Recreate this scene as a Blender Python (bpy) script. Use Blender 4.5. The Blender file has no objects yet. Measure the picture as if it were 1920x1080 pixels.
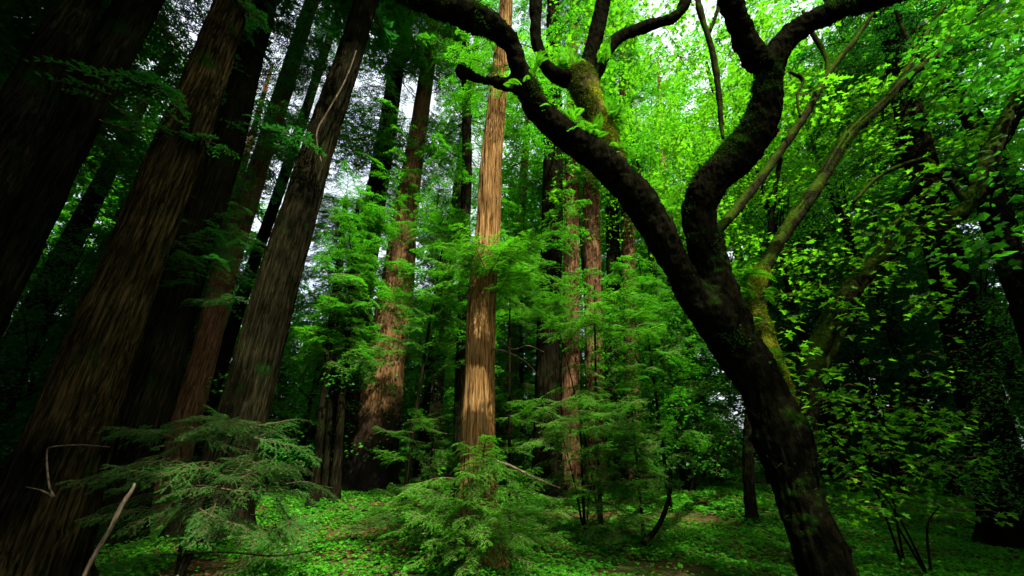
import bpy, math, random
import numpy as np
from mathutils import Vector

rng = np.random.default_rng(7)
random.seed(7)
S = bpy.context.scene
COL = S.collection
R = math.radians

# ------------------------------------------------------------------ camera numbers
FPX, PITCH, CAMZ = 740.0, R(23.5), 1.6          # focal length in pixels of a 1920 wide frame
cp, sp = math.cos(PITCH), math.sin(PITCH)

def at(px, py, Y):
    """the place seen at a pixel of the 1920x1080 photograph, Y metres ahead of the camera"""
    u, v = (px - 960) / FPX, (540 - py) / FPX
    dy, dz = cp - v * sp, sp + v * cp
    d = Y / dy
    return np.array([u * d, Y, CAMZ + d * dz]), d

# ------------------------------------------------------------------ noise
def _h(ix, iy, iz):
    h = (ix * 374761393 + iy * 668265263 + iz * 1440662683) & 0xffffffff
    h = ((h ^ (h >> 13)) * 1274126177) & 0xffffffff
    return ((h ^ (h >> 16)) & 0xffff) / 65535.0

def vnoise(p):
    p = np.asarray(p, float)
    i = np.floor(p).astype(np.int64); f = p - i; f = f * f * (3 - 2 * f)
    x, y, z = i.T; fx, fy, fz = f.T
    def c(a, b, d): return _h(x + a, y + b, z + d)
    l = lambda a, b, t: a + (b - a) * t
    return l(l(l(c(0,0,0), c(1,0,0), fx), l(c(0,1,0), c(1,1,0), fx), fy),
             l(l(c(0,0,1), c(1,0,1), fx), l(c(0,1,1), c(1,1,1), fx), fy), fz) * 2 - 1

def fbm(p, o=3):
    s, a = 0, 1.0
    p = np.asarray(p, float)
    for k in range(o):
        s = s + a * vnoise(p + 17.3 * k); p = p * 2.03; a *= .5
    return s

def gz(x, y):
    """height of the forest floor"""
    x = np.asarray(x, float); y = np.asarray(y, float)
    base = .085 * np.clip(y - 8, 0, 8) + .03 * np.clip(y - 16, 0, 200)
    q = np.stack([x * .45, y * .45, np.zeros_like(x)], -1).reshape(-1, 3)
    q2 = np.stack([x * 2.1, y * 2.1, np.zeros_like(x) + 5], -1).reshape(-1, 3)
    return base + .11 * vnoise(q).reshape(x.shape) + .035 * vnoise(q2).reshape(x.shape)

def g1(x, y): return float(gz(np.array([x]), np.array([y]))[0])

# ------------------------------------------------------------------ mesh building
class Geo:
    def __init__(s): s.v, s.f, s.n = [], [], 0
    def add(s, v, faces):
        v = np.asarray(v, float).reshape(-1, 3)
        for f in (faces if isinstance(faces, list) else [faces]):
            s.f.append(np.asarray(f, np.int64) + s.n)
        s.v.append(v); s.n += len(v)
    def quads(s, q):
        q = np.asarray(q, float)
        if len(q): s.add(q.reshape(-1, 3), np.arange(len(q) * q.shape[1]).reshape(len(q), q.shape[1]))
    def mesh(s, name, origin=(0, 0, 0), smooth=False):
        me = bpy.data.meshes.new(name)
        v = np.concatenate(s.v) - np.asarray(origin)
        me.vertices.add(len(v)); me.vertices.foreach_set('co', v.astype(np.float32).ravel())
        li = np.concatenate([f.ravel() for f in s.f])
        tot = np.concatenate([np.full(len(f), f.shape[1]) for f in s.f])
        st = np.concatenate([[0], np.cumsum(tot)[:-1]])
        me.loops.add(len(li)); me.loops.foreach_set('vertex_index', li.astype(np.int32))
        me.polygons.add(len(tot)); me.polygons.foreach_set('loop_start', st.astype(np.int32))
        me.update(calc_edges=True)
        me.polygons.foreach_set('use_smooth', np.full(len(tot), smooth))
        me.validate(); me.update()
        return me

def link(name, me, mat=None, parent=None):
    o = bpy.data.objects.new(name, me); COL.objects.link(o)
    if mat is not None and me is not None and not me.materials: me.materials.append(mat)
    if parent is not None: o.parent = parent
    return o

def tag(o, label, cat, group=None, kind=None):
    o['label'] = label; o['category'] = cat
    if group: o['group'] = group
    if kind: o['kind'] = kind
    return o

def thing(name, loc, label, cat, group=None):
    o = link(name, None); o.location = tuple(float(a) for a in loc); o.empty_display_size = .2
    return tag(o, label, cat, group)

def copy_thing(o, loc, rz, sc, label, group=None):
    c = o.copy(); COL.objects.link(c); c.location = tuple(float(a) for a in loc)
    c.rotation_euler = (0, 0, rz); c.scale = (sc, sc, sc); c['label'] = label
    if group: c['group'] = group
    for ch in o.children:
        k = ch.copy(); COL.objects.link(k); k.parent = c
    return c

def spline(pts, n):
    """Catmull-Rom through rows of any width"""
    P = np.asarray(pts, float)
    P = np.vstack([2 * P[0] - P[1], P, 2 * P[-1] - P[-2]])
    m = len(P) - 3
    t = np.linspace(0, m - 1e-9, n); i = t.astype(int); f = (t - i)[:, None]
    a, b, c, d = P[i], P[i + 1], P[i + 2], P[i + 3]
    return .5 * (2 * b + (c - a) * f + (2 * a - 5 * b + 4 * c - d) * f ** 2 + (3 * b - a - 3 * c + d) * f ** 3)

def frames(c):
    t = np.gradient(c, axis=0); t /= np.linalg.norm(t, axis=1)[:, None] + 1e-9
    ref = np.array([1., 0, 0]) if abs(t[0, 0]) < .8 else np.array([0, 1., 0])
    A, B = np.zeros_like(c), np.zeros_like(c)
    for i in range(len(c)):
        a = ref - t[i] * (ref @ t[i]); a /= np.linalg.norm(a); ref = a
        A[i] = a; B[i] = np.cross(t[i], a)
    return t, A, B

def tube(g, c, r, k=8, disp=None, cap=True):
    c = np.asarray(c, float); r = np.broadcast_to(np.asarray(r, float), (len(c),))
    t, A, B = frames(c)
    th = np.linspace(0, 2 * np.pi, k, endpoint=False)
    D = A[:, None] * np.cos(th)[None, :, None] + B[:, None] * np.sin(th)[None, :, None]
    V = c[:, None] + D * r[:, None, None]
    if disp is not None:
        V = V + D * disp(V.reshape(-1, 3), np.repeat(r, k)).reshape(len(c), k)[:, :, None]
    n = len(c); idx = np.arange(n * k).reshape(n, k)
    a, b = idx[:-1], idx[1:]
    f = np.stack([a, np.roll(a, -1, 1), np.roll(b, -1, 1), b], -1).reshape(-1, 4)
    fs = [f]
    if cap: fs += [idx[-1][None, :], idx[0][::-1][None, :]]
    g.add(V.reshape(-1, 3), fs)

def frame_of(d, up):
    d = d / np.linalg.norm(d, axis=1)[:, None]
    y = np.cross(up, d); y /= np.linalg.norm(y, axis=1)[:, None] + 1e-9
    return np.stack([d, y, np.cross(d, y)], -1)         # columns x, y, z

def stamp(g, tv, tf, M, loc):
    """copies of a template (verts tv, list of face arrays tf) under matrices M (N,3,3) at loc (N,3)"""
    N, T = len(M), len(tv)
    if N == 0: return
    V = np.einsum('nij,tj->nti', M, tv) + loc[:, None]
    off = (np.arange(N) * T)[:, None, None]
    g.add(V.reshape(-1, 3), [(f[None] + off).reshape(-1, f.shape[1]) for f in tf])

# ------------------------------------------------------------------ materials
def mat(name):
    m = bpy.data.materials.new(name); m.use_nodes = True
    nt = m.node_tree; nt.nodes.clear()
    o = nt.nodes.new('ShaderNodeOutputMaterial')
    return m, nt, o

def N(nt, t, **kw):
    n = nt.nodes.new(t)
    for k, v in kw.items():
        if hasattr(n, k): setattr(n, k, v)
        else: n.inputs[k.replace('_', ' ')].default_value = v
    return n

def ramp(nt, stops):
    n = nt.nodes.new('ShaderNodeValToRGB'); e = n.color_ramp.elements
    while len(e) < len(stops): e.new(.5)
    for k, (p, c) in enumerate(stops): e[k].position = p; e[k].color = (*c, 1)
    return n

def leaf_mat(name, dark, light, trans, tfac=.45, rough=.5, spec=.25, yellow=1.3):
    m, nt, o = mat(name); L = nt.links.new
    geo = N(nt, 'ShaderNodeNewGeometry')
    rp = ramp(nt, [(0, dark), (.75, light), (.9, (light[0] * (1 + yellow) / 2, light[1] * 1.25, light[2] * 1.2)), (1, (light[0] * yellow, light[1] * 1.4, light[2] * 1.4))])
    L(geo.outputs['Random Per Island'], rp.inputs[0])
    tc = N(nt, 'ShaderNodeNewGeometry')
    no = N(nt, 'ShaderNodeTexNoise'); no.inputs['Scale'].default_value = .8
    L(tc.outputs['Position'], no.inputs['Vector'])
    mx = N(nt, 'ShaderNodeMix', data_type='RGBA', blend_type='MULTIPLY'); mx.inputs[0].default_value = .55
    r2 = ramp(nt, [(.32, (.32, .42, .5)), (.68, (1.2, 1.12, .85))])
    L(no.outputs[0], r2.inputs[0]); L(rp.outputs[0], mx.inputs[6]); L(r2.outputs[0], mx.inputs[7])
    p = N(nt, 'ShaderNodeBsdfPrincipled'); p.inputs['Roughness'].default_value = rough
    p.inputs['Specular IOR Level'].default_value = spec
    L(mx.outputs[2], p.inputs['Base Color'])
    t = N(nt, 'ShaderNodeBsdfTranslucent')
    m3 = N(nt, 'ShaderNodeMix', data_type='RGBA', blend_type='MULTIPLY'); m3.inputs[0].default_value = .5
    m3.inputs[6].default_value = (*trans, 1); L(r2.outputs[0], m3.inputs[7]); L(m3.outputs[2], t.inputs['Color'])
    ms = N(nt, 'ShaderNodeMixShader'); ms.inputs[0].default_value = tfac
    L(p.outputs[0], ms.inputs[1]); L(t.outputs[0], ms.inputs[2]); L(ms.outputs[0], o.inputs[0])
    return m

def bark_mat(name, furrow, mid, ridge, moss=None, moss_amt=0., sxy=9., sz=.9, bump=.6, bumpd=.03, patch=((.55, .52, .5), (1.15, 1.1, 1.05)), char=None):
    m, nt, o = mat(name); L = nt.links.new
    tc = N(nt, 'ShaderNodeTexCoord')
    mp = N(nt, 'ShaderNodeMapping'); mp.inputs['Scale'].default_value = (sxy, sxy, sz)
    L(tc.outputs['Object'], mp.inputs[0])
    n1 = N(nt, 'ShaderNodeTexNoise'); n1.inputs['Scale'].default_value = 1.0
    n1.inputs['Detail'].default_value = 6; n1.inputs['Roughness'].default_value = .65
    n1.inputs['Distortion'].default_value = .4
    L(mp.outputs[0], n1.inputs['Vector'])
    mp2 = N(nt, 'ShaderNodeMapping'); mp2.inputs['Scale'].default_value = (sxy * 4, sxy * 4, sz * 3)
    L(tc.outputs['Object'], mp2.inputs[0])
    n2 = N(nt, 'ShaderNodeTexNoise'); n2.inputs['Scale'].default_value = 1.0; n2.inputs['Detail'].default_value = 5
    L(mp2.outputs[0], n2.inputs['Vector'])
    ad = N(nt, 'ShaderNodeMath', operation='MULTIPLY_ADD'); ad.inputs[1].default_value = .35
    L(n2.outputs[0], ad.inputs[0]); L(n1.outputs[0], ad.inputs[2])
    rp = ramp(nt, [(.5, furrow), (.64, mid), (.85, ridge)])
    L(ad.outputs[0], rp.inputs[0])
    n3 = N(nt, 'ShaderNodeTexNoise'); n3.inputs['Scale'].default_value = .9; n3.inputs['Detail'].default_value = 3
    L(tc.outputs['Object'], n3.inputs['Vector'])
    r3 = ramp(nt, [(.35, patch[0]), (.65, patch[1])]); L(n3.outputs[0], r3.inputs[0])
    mx = N(nt, 'ShaderNodeMix', data_type='RGBA', blend_type='MULTIPLY'); mx.inputs[0].default_value = .8
    L(rp.outputs[0], mx.inputs[6]); L(r3.outputs[0], mx.inputs[7])
    col = mx.outputs[2]
    if moss:
        n4 = N(nt, 'ShaderNodeTexNoise'); n4.inputs['Scale'].default_value = 1.7; n4.inputs['Detail'].default_value = 5
        L(tc.outputs['Object'], n4.inputs['Vector'])
        g = N(nt, 'ShaderNodeNewGeometry'); sx = N(nt, 'ShaderNodeSeparateXYZ'); L(g.outputs['Normal'], sx.inputs[0])
        a2 = N(nt, 'ShaderNodeMath', operation='MULTIPLY_ADD'); a2.inputs[1].default_value = .28
        L(sx.outputs[2], a2.inputs[0]); L(n4.outputs[0], a2.inputs[2])
        r4 = ramp(nt, [(.72 - moss_amt, (0, 0, 0)), (.86 - moss_amt, (1, 1, 1))]); L(a2.outputs[0], r4.inputs[0])
        n5 = N(nt, 'ShaderNodeTexNoise'); n5.inputs['Scale'].default_value = 26; n5.inputs['Detail'].default_value = 4
        L(tc.outputs['Object'], n5.inputs['Vector'])
        r5 = ramp(nt, [(.35, tuple(.35 * a for a in moss)), (.7, moss)]); L(n5.outputs[0], r5.inputs[0])
        m4 = N(nt, 'ShaderNodeMix', data_type='RGBA'); L(r4.outputs[0], m4.inputs[0]); L(col, m4.inputs[6]); L(r5.outputs[0], m4.inputs[7])
        col = m4.outputs[2]
    if char:                                            # an old fire scar: charcoal on the foot of the trunk
        sz_ = N(nt, 'ShaderNodeSeparateXYZ'); L(tc.outputs['Object'], sz_.inputs[0])
        n6 = N(nt, 'ShaderNodeTexNoise'); n6.inputs['Scale'].default_value = .9; n6.inputs['Detail'].default_value = 4
        L(tc.outputs['Object'], n6.inputs['Vector'])
        a6 = N(nt, 'ShaderNodeMath', operation='MULTIPLY_ADD'); a6.inputs[1].default_value = -6.0
        L(n6.outputs[0], a6.inputs[0]); L(sz_.outputs[2], a6.inputs[2])
        b6 = N(nt, 'ShaderNodeMath', operation='MULTIPLY_ADD'); b6.inputs[1].default_value = .5; b6.inputs[2].default_value = (3.0 - char) * .5
        L(a6.outputs[0], b6.inputs[0]); b6.use_clamp = True
        m6 = N(nt, 'ShaderNodeMix', data_type='RGBA'); L(b6.outputs[0], m6.inputs[0])
        m6.inputs[6].default_value = (.008, .007, .006, 1); L(col, m6.inputs[7]); col = m6.outputs[2]
    p = N(nt, 'ShaderNodeBsdfPrincipled'); p.inputs['Roughness'].default_value = .95
    p.inputs['Specular IOR Level'].default_value = .0
    L(col, p.inputs['Base Color'])
    b = N(nt, 'ShaderNodeBump'); b.inputs['Strength'].default_value = bump; b.inputs['Distance'].default_value = bumpd
    L(ad.outputs[0], b.inputs['Height']); L(b.outputs[0], p.inputs['Normal'])
    L(p.outputs[0], o.inputs[0])
    return m

DAPPLEBARK = bark_mat('sun_dappled_bark', (.0008, .001, .0006), (.0055, .0058, .0030), (.032, .027, .014), moss=(.008, .026, .003), moss_amt=.10, sxy=26, sz=1.5, bump=1., bumpd=.06, patch=((.16, .18, .16), (2.4, 2.0, 1.4)))  # sun dapples painted into the bark colour as tan patches
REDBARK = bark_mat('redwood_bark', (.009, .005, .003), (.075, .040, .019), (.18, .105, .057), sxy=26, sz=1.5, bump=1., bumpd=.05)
SHADEBARK = bark_mat('shaded_redwood_bark', (.0007, .0009, .0005), (.0034, .0038, .0020), (.014, .0138, .0075), moss=(.006, .022, .003), moss_amt=.12, sxy=26, sz=1.5, bump=1., bumpd=.05, patch=((.28, .27, .26), (1.7, 1.5, 1.2)))  # redwood bark darkened to imitate shade; its lighter patches imitate dapples
SUNBARK = bark_mat('sunlit_redwood_bark', (.010, .005, .002), (.135, .074, .023), (.31, .20, .085), sxy=30, sz=1.4, bump=1., bumpd=.05)  # brighter orange copy of redwood bark, sunlight put into the colour
BURNTBARK = bark_mat('burnt_redwood_bark', (.010, .006, .003), (.085, .050, .020), (.18, .115, .055), sxy=26, sz=1.5, bump=1., bumpd=.05, char=1.7)
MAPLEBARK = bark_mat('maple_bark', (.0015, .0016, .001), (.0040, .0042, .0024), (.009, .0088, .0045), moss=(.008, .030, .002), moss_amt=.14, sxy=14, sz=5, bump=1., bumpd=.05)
MOSSBARK = bark_mat('mossy_maple_bark', (.01, .01, .004), (.035, .035, .01), (.06, .06, .02), moss=(.15, .18, .010), moss_amt=.30, sxy=12, sz=5, bump=1., bumpd=.05)
BRANCHBARK = bark_mat('mossy_branch_bark', (.003, .003, .002), (.010, .010, .005), (.018, .018, .008), moss=(.028, .055, .005), moss_amt=.24, sxy=14, sz=8, bump=.8, bumpd=.03)
TWIG = bark_mat('twig_wood', (.015, .011, .006), (.045, .034, .02), (.09, .07, .04), sxy=20, sz=20, bump=.2, bumpd=.01)
DEADWOOD = bark_mat('dead_wood', (.018, .016, .011), (.055, .046, .031), (.12, .10, .07), sxy=20, sz=3, bump=.5, bumpd=.01)
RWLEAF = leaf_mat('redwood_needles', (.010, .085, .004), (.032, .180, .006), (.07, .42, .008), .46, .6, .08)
RWDARK = leaf_mat('shaded_redwood_needles', (.005, .040, .006), (.012, .080, .010), (.02, .17, .012), .35, .6, .08)  # darker copy of the needles, canopy shade put into the colour
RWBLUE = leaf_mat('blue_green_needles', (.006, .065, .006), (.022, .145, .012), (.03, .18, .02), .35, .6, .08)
RWSUN = leaf_mat('sunlit_redwood_needles', (.018, .145, .005), (.062, .310, .010), (.11, .54, .010), .45, .6, .08)  # brighter copy of the needles, sunshine put into the colour
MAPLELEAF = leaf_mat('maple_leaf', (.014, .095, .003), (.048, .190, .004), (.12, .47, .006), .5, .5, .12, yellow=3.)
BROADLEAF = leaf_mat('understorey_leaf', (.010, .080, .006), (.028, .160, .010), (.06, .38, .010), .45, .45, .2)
SHADELEAF = leaf_mat('shade_darkened_leaf', (.003, .030, .003), (.009, .060, .005), (.012, .11, .006), .35, .5, .12)  # leaf colour darkened to imitate shade at the left and right edges
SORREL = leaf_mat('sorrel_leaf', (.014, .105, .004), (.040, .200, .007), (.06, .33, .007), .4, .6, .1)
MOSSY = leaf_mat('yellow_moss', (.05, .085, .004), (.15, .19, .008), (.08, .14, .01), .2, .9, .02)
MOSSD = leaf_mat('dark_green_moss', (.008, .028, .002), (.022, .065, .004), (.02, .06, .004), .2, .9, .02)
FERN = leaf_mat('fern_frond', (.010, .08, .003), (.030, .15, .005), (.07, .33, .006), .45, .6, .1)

# ------------------------------------------------------------------ foliage templates
def rw_template(seed, ntw, spacing, nlen, nwid, twl=.40, sub=4):
    """one redwood branch of length 1 along +x: needle quads on side twigs and their twiglets, and the wood"""
    r = np.random.default_rng(seed)
    Q, wood = [], Geo()
    b1, b2 = r.uniform(.04, .10), r.uniform(.04, .08)
    ax = lambda t: np.array([t, b2 * math.sin(3.5 * t + seed) - b2 * math.sin(seed), b1 * math.sin(5 * t + seed * 2) - b1 * math.sin(seed * 2) + .10 * t - .24 * t * t])
    main = np.array([ax(t) for t in np.linspace(0, 1, 9)])
    tube(wood, main, np.linspace(.011, .003, 9), 4, cap=False)
    def needles(p0, d, L, sagk, nl):
        n = max(2, int(L / spacing)); u = (np.arange(n) + .6) / n
        P = p0 + d * (u * L)[:, None]; P[:, 2] -= sagk * L * u ** 2
        side = np.array([-d[1], d[0], 0]); side /= np.linalg.norm(side) + 1e-9
        for sg in (1, -1):
            k = nl * (1.08 - .6 * np.abs(u - .4)) * r.uniform(.75, 1.2, n); b = R(48) + r.uniform(-.25, .25, n)
            D = d * np.cos(b)[:, None] + sg * side * np.sin(b)[:, None]; D[:, 2] += r.uniform(-.35, .3, n)
            W = np.cross(D, [0, 0, 1.]); W[:, 2] += r.uniform(-.6, .6, n); W *= nwid
            Q.append(np.stack([P, P + D * (k * .45)[:, None] + W, P + D * k[:, None], P + D * (k * .45)[:, None] - W], 1))
        return P
    for i in range(ntw):
        t = .10 + .90 * (i + r.uniform(-.4, .4)) / ntw; t = min(max(t, .08), 1)
        s = 1 if i % 2 else -1
        L = twl * (1.05 - .72 * t) * r.uniform(.5, 1.25)
        a = R(60 - 30 * t + r.uniform(-14, 14))
        p0 = ax(t); d = np.array([math.cos(a), s * math.sin(a), r.uniform(-.25, .20)])
        sagk = r.uniform(.1, .5)
        P = needles(p0, d, L, sagk, nlen)
        e = p0 + d * L; e[2] -= sagk * L
        tube(wood, np.array([p0, P[len(P) // 2], e]), [.0045, .0032, .0013], 3, cap=False)
        for q in range(sub):
            f = .25 + .7 * (q + r.uniform(.1, .9)) / max(1, sub); ss = 1 if (q + i) % 2 else -1
            o = p0 + d * L * f; o[2] -= sagk * L * f * f
            a2 = math.atan2(d[1], d[0]) + ss * R(r.uniform(32, 62))
            d2 = np.array([math.cos(a2), math.sin(a2), r.uniform(-.45, .12)])
            L2 = L * r.uniform(.28, .5) * (1.2 - f * .6)
            needles(o, d2, L2, r.uniform(.1, .5), nlen * .85)
            tube(wood, np.array([o, o + d2 * L2]), [.0022, .001], 3, cap=False)
    Q = np.concatenate(Q)
    fv = Q.reshape(-1, 3); ff = [np.arange(len(fv)).reshape(-1, 4)]
    return (fv, ff), (np.concatenate(wood.v), [np.concatenate(wood.f)])

HI = [rw_template(s, 26, .0125, .025, .0034) for s in (1, 2, 3, 11)]
MID = [rw_template(s, 18, .036, .056, .0085, .42, 3) for s in (4, 5, 6, 12)]
LO = [rw_template(s, 13, .085, .12, .021, .44, 2) for s in (7, 8, 9)]

def rw_branches(leafg, woodg, P, az, el, L, tmpl):
    """redwood branches at points P, azimuth az, elevation el, length L"""
    P = np.asarray(P, float).reshape(-1, 3); n = len(P)
    az, el, L = [np.broadcast_to(np.asarray(a, float), (n,)) for a in (az, el, L)]
    d = np.stack([np.cos(az) * np.cos(el), np.sin(az) * np.cos(el), np.sin(el)], -1)
    up = np.array([0, 0, 1.]) + rng.normal(0, .22, (n, 3))
    M = frame_of(d, up) * L[:, None, None]
    which = rng.integers(0, len(tmpl), n)
    for k, (fo, wo) in enumerate(tmpl):
        w = which == k
        stamp(leafg, fo[0], fo[1], M[w], P[w])
        if woodg is not None: stamp(woodg, wo[0], wo[1], M[w], P[w])

def half_leaf():
    o = np.array([(0, 0), (-.06, .36), (.20, .22), (.40, .58), (.50, .18), (.70, .22), (1, 0)]) - [0, 0]
    a = np.c_[o, .22 * o[:, 1] - .12 * o[:, 0] ** 2]
    b = a * [1, -1, 1]
    return np.vstack([a, b]), [np.arange(7)[None, ::-1], (7 + np.arange(7))[None, :]]
MLEAF = half_leaf()
QLEAF = (np.array([(0, 0, 0), (.42, .23, .03), (1, 0, -.06), (.42, -.23, .03)]), [np.arange(4)[None, ::-1]])
WLEAF = (np.array([(0, 0, 0), (.35, .40, .06), (1, 0, -.06), (.35, -.40, .06)]), [np.arange(4)[None, ::-1]])

def leaf_layers(g, wg, C, rad, n, size, tmpl=MLEAF, flat=.12, tilt=.35, droop=.25):
    """flat leafy sprays round the points C"""
    C = np.asarray(C, float).reshape(-1, 3)
    m = len(C); k = rng.poisson(n, m) + 2
    rep = np.repeat(np.arange(m), k); T = len(rep)
    r = np.sqrt(rng.uniform(0, 1, T)) * np.broadcast_to(rad, (m,))[rep]; a = rng.uniform(0, 2 * np.pi, T)
    loc = C[rep] + np.stack([r * np.cos(a), r * np.sin(a), rng.normal(0, flat, T) - .12 * r ** 2], -1)
    az = a + rng.normal(0, .7, T); el = -np.abs(rng.normal(droop, .25, T))
    d = np.stack([np.cos(az) * np.cos(el), np.sin(az) * np.cos(el), np.sin(el)], -1)
    up = np.array([0, 0, 1.]) + rng.normal(0, tilt, (T, 3))
    M = frame_of(d, up) * (size * rng.uniform(.6, 1.25, T))[:, None, None]
    stamp(g, tmpl[0], tmpl[1], M, loc)
    if wg is not None:
        for i in range(m):
            for q in rng.uniform(0, 2 * np.pi, 3):
                rr = float(np.broadcast_to(rad, (m,))[i])
                e = C[i] + [rr * .85 * math.cos(q), rr * .85 * math.sin(q), -.1 * rr]
                tube(wg, np.array([C[i], (C[i] + e) / 2 + [0, 0, .03], e]), [.008, .006, .003], 3, cap=False)

# ------------------------------------------------------------------ trunks
def redwood_disp(amp, seed):
    def f(V, r):
        q = V * np.array([11., 11., .95]) + seed
        n = 1 - np.abs(vnoise(q)); n2 = 1 - np.abs(vnoise(q * [2.3, 2.3, 2.6] + 9))
        low = vnoise(V * [1.3, 1.3, .25] + seed * 3)
        return amp * (n * 1.2 + .6 * n2 - 1.25) + .09 * r * low
    return f

def redwood(name, pts, Y, label, bark=None, bands=(), top=34., leaf=None, flare=.35, res=90, amp=.035, group=None, extra=None, cat='redwood tree', slim=1.):
    """a redwood whose trunk axis runs through pixels (px, py, width), Y metres ahead"""
    A = []
    for (px, py, w, *yy) in pts:
        p, d = at(px, py, yy[0] if yy else Y); A.append([*p, w * .5 * d / FPX / math.hypot(1, p[0] / p[1]) * slim])
    A = np.array(sorted(A, key=lambda a: a[2]))
    lo, nx = A[0], A[1]
    dirn = (A[-1] - A[0]) / (A[-1, 2] - A[0, 2])
    gx = g1(lo[0] - dirn[0] * lo[2], Y)
    if lo[2] > gx + .4:
        h = lo[2] - gx
        foot = lo - dirn * h; foot[2] = gx; foot[3] = lo[3] * (1 + .03 * h)
        A = np.vstack([foot, A])
    else:
        A[0, 2] = gx
    base = A[0, :3].copy()
    A = np.vstack([A[0] - [0, 0, .5, 0], A])
    A[0, 2] = base[2] - .5
    tp = A[-1].copy()
    if top > tp[2] + 2:
        dz = top - tp[2]; e = tp + dirn * dz; e[2] = top; e[1] = tp[1]; e[3] = max(.06, tp[3] * .3)
        m = (tp + e) / 2; m[3] = tp[3] * .72
        A = np.vstack([A, m, e])
    L = A[-1, 2] - A[0, 2]
    # resample on height
    zs = np.concatenate([np.arange(A[0, 2], min(14., A[-1, 2]), .11 if res > 60 else .22), np.arange(min(14., A[-1, 2]), A[-1, 2], .5)])
    C = np.stack([np.interp(zs, A[:, 2], A[:, k]) for k in range(4)], -1)
    for k in (0, 1, 3):                                   # soften kinks
        c = np.pad(C[:, k], 4, mode='edge'); C[:, k] = np.convolve(c, np.ones(9) / 9, 'valid')
    C[:, 2] = zs
    h = np.clip(zs - base[2], 0, None)
    rad = C[:, 3] * (1 + flare * np.exp(-h / .45))
    g = Geo(); seed = rng.uniform(0, 50)
    rd = redwood_disp(amp, seed)
    tube(g, C[:, :3], rad, res, lambda V, r: rd(V, r) + .45 * r * np.exp(-np.clip(V[:, 2] - base[2], 0, 9) / .55) * vnoise((V - base) * [2.6, 2.6, .3] + seed))
    t = thing(name, base, label, cat, group)
    link('trunk', g.mesh('trunk', base, True), bark or REDBARK, t)
    lg, wg = Geo(), Geo()
    for (z0, z1, n, l0, l1, tm, *rest) in bands:
        z = rng.uniform(z0, z1, n); az = np.arange(n) * 2.39996 + rng.uniform(-.5, .5, n)
        if rest and rest[0] is not None: az = R(rest[0]) + rng.uniform(-1, 1, n) * R(rest[1])
        P = np.stack([np.interp(z, zs, C[:, 0]), np.interp(z, zs, C[:, 1]), z], -1)
        rr = np.interp(z, zs, rad) * .8
        P[:, 0] += np.cos(az) * rr; P[:, 1] += np.sin(az) * rr
        el = R(2) + rng.normal(0, R(14), n) - R(8)
        rw_branches(lg, wg, P, az, el, rng.uniform(l0, l1, n), tm)
    if extra: extra(lg, wg)
    if lg.n:
        link('crown', lg.mesh('crown', base), leaf or RWLEAF, t)
        link('branches', wg.mesh('branches', base), TWIG, t)
    return t

# ------------------------------------------------------------------ the setting
def make_ground():
    xs = np.concatenate([-np.geomspace(400, 14, 40), np.linspace(-13.9, 13.9, 240), np.geomspace(14, 400, 40)])
    ys = np.concatenate([-np.geomspace(300, 4, 24), np.linspace(-3.9, 20, 220), np.geomspace(20.2, 500, 60)])
    X, Yy = np.meshgrid(xs, ys)
    Z = gz(X, Yy)
    q = np.stack([X * 9, Yy * 9, X * 0], -1).reshape(-1, 3)
    Z = Z + .012 * vnoise(q).reshape(X.shape) * (np.hypot(X, Yy) < 25)
    g = Geo(); nx, ny = len(xs), len(ys)
    i = np.arange(nx * ny).reshape(ny, nx)
    g.add(np.stack([X, Yy, Z], -1), np.stack([i[:-1, :-1], i[:-1, 1:], i[1:, 1:], i[1:, :-1]], -1).reshape(-1, 4))
    m, nt, o = mat('forest_floor'); L = nt.links.new
    tc = N(nt, 'ShaderNodeNewGeometry')
    n1 = N(nt, 'ShaderNodeTexNoise'); n1.inputs['Scale'].default_value = 1.1; n1.inputs['Detail'].default_value = 5
    n2 = N(nt, 'ShaderNodeTexNoise'); n2.inputs['Scale'].default_value = 38; n2.inputs['Detail'].default_value = 6; n2.inputs['Roughness'].default_value = .7
    L(tc.outputs['Position'], n1.inputs['Vector']); L(tc.outputs['Position'], n2.inputs['Vector'])
    r1 = ramp(nt, [(.3, (.015, .009, .004)), (.55, (.07, .035, .014)), (.75, (.16, .085, .035))]); L(n2.outputs[0], r1.inputs[0])
    r2 = ramp(nt, [(.42, (0, 0, 0)), (.62, (1, 1, 1))]); L(n1.outputs[0], r2.inputs[0])
    r3 = ramp(nt, [(.35, (.005, .02, .002)), (.7, (.02, .08, .006))]); L(n2.outputs[0], r3.inputs[0])
    mx = N(nt, 'ShaderNodeMix', data_type='RGBA'); L(r2.outputs[0], mx.inputs[0]); L(r1.outputs[0], mx.inputs[6]); L(r3.outputs[0], mx.inputs[7])
    p = N(nt, 'ShaderNodeBsdfPrincipled'); p.inputs['Roughness'].default_value = 1; p.inputs['Specular IOR Level'].default_value = .05
    L(mx.outputs[2], p.inputs['Base Color'])
    b = N(nt, 'ShaderNodeBump'); b.inputs['Strength'].default_value = 1; b.inputs['Distance'].default_value = .03
    L(n2.outputs[0], b.inputs['Height']); L(b.outputs[0], p.inputs['Normal']); L(p.outputs[0], o.inputs[0])
    ob = link('ground', g.mesh('ground', smooth=True), m)
    ob['kind'] = 'structure'; ob['label'] = 'shaded forest floor of brown litter and moss'
make_ground()

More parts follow.
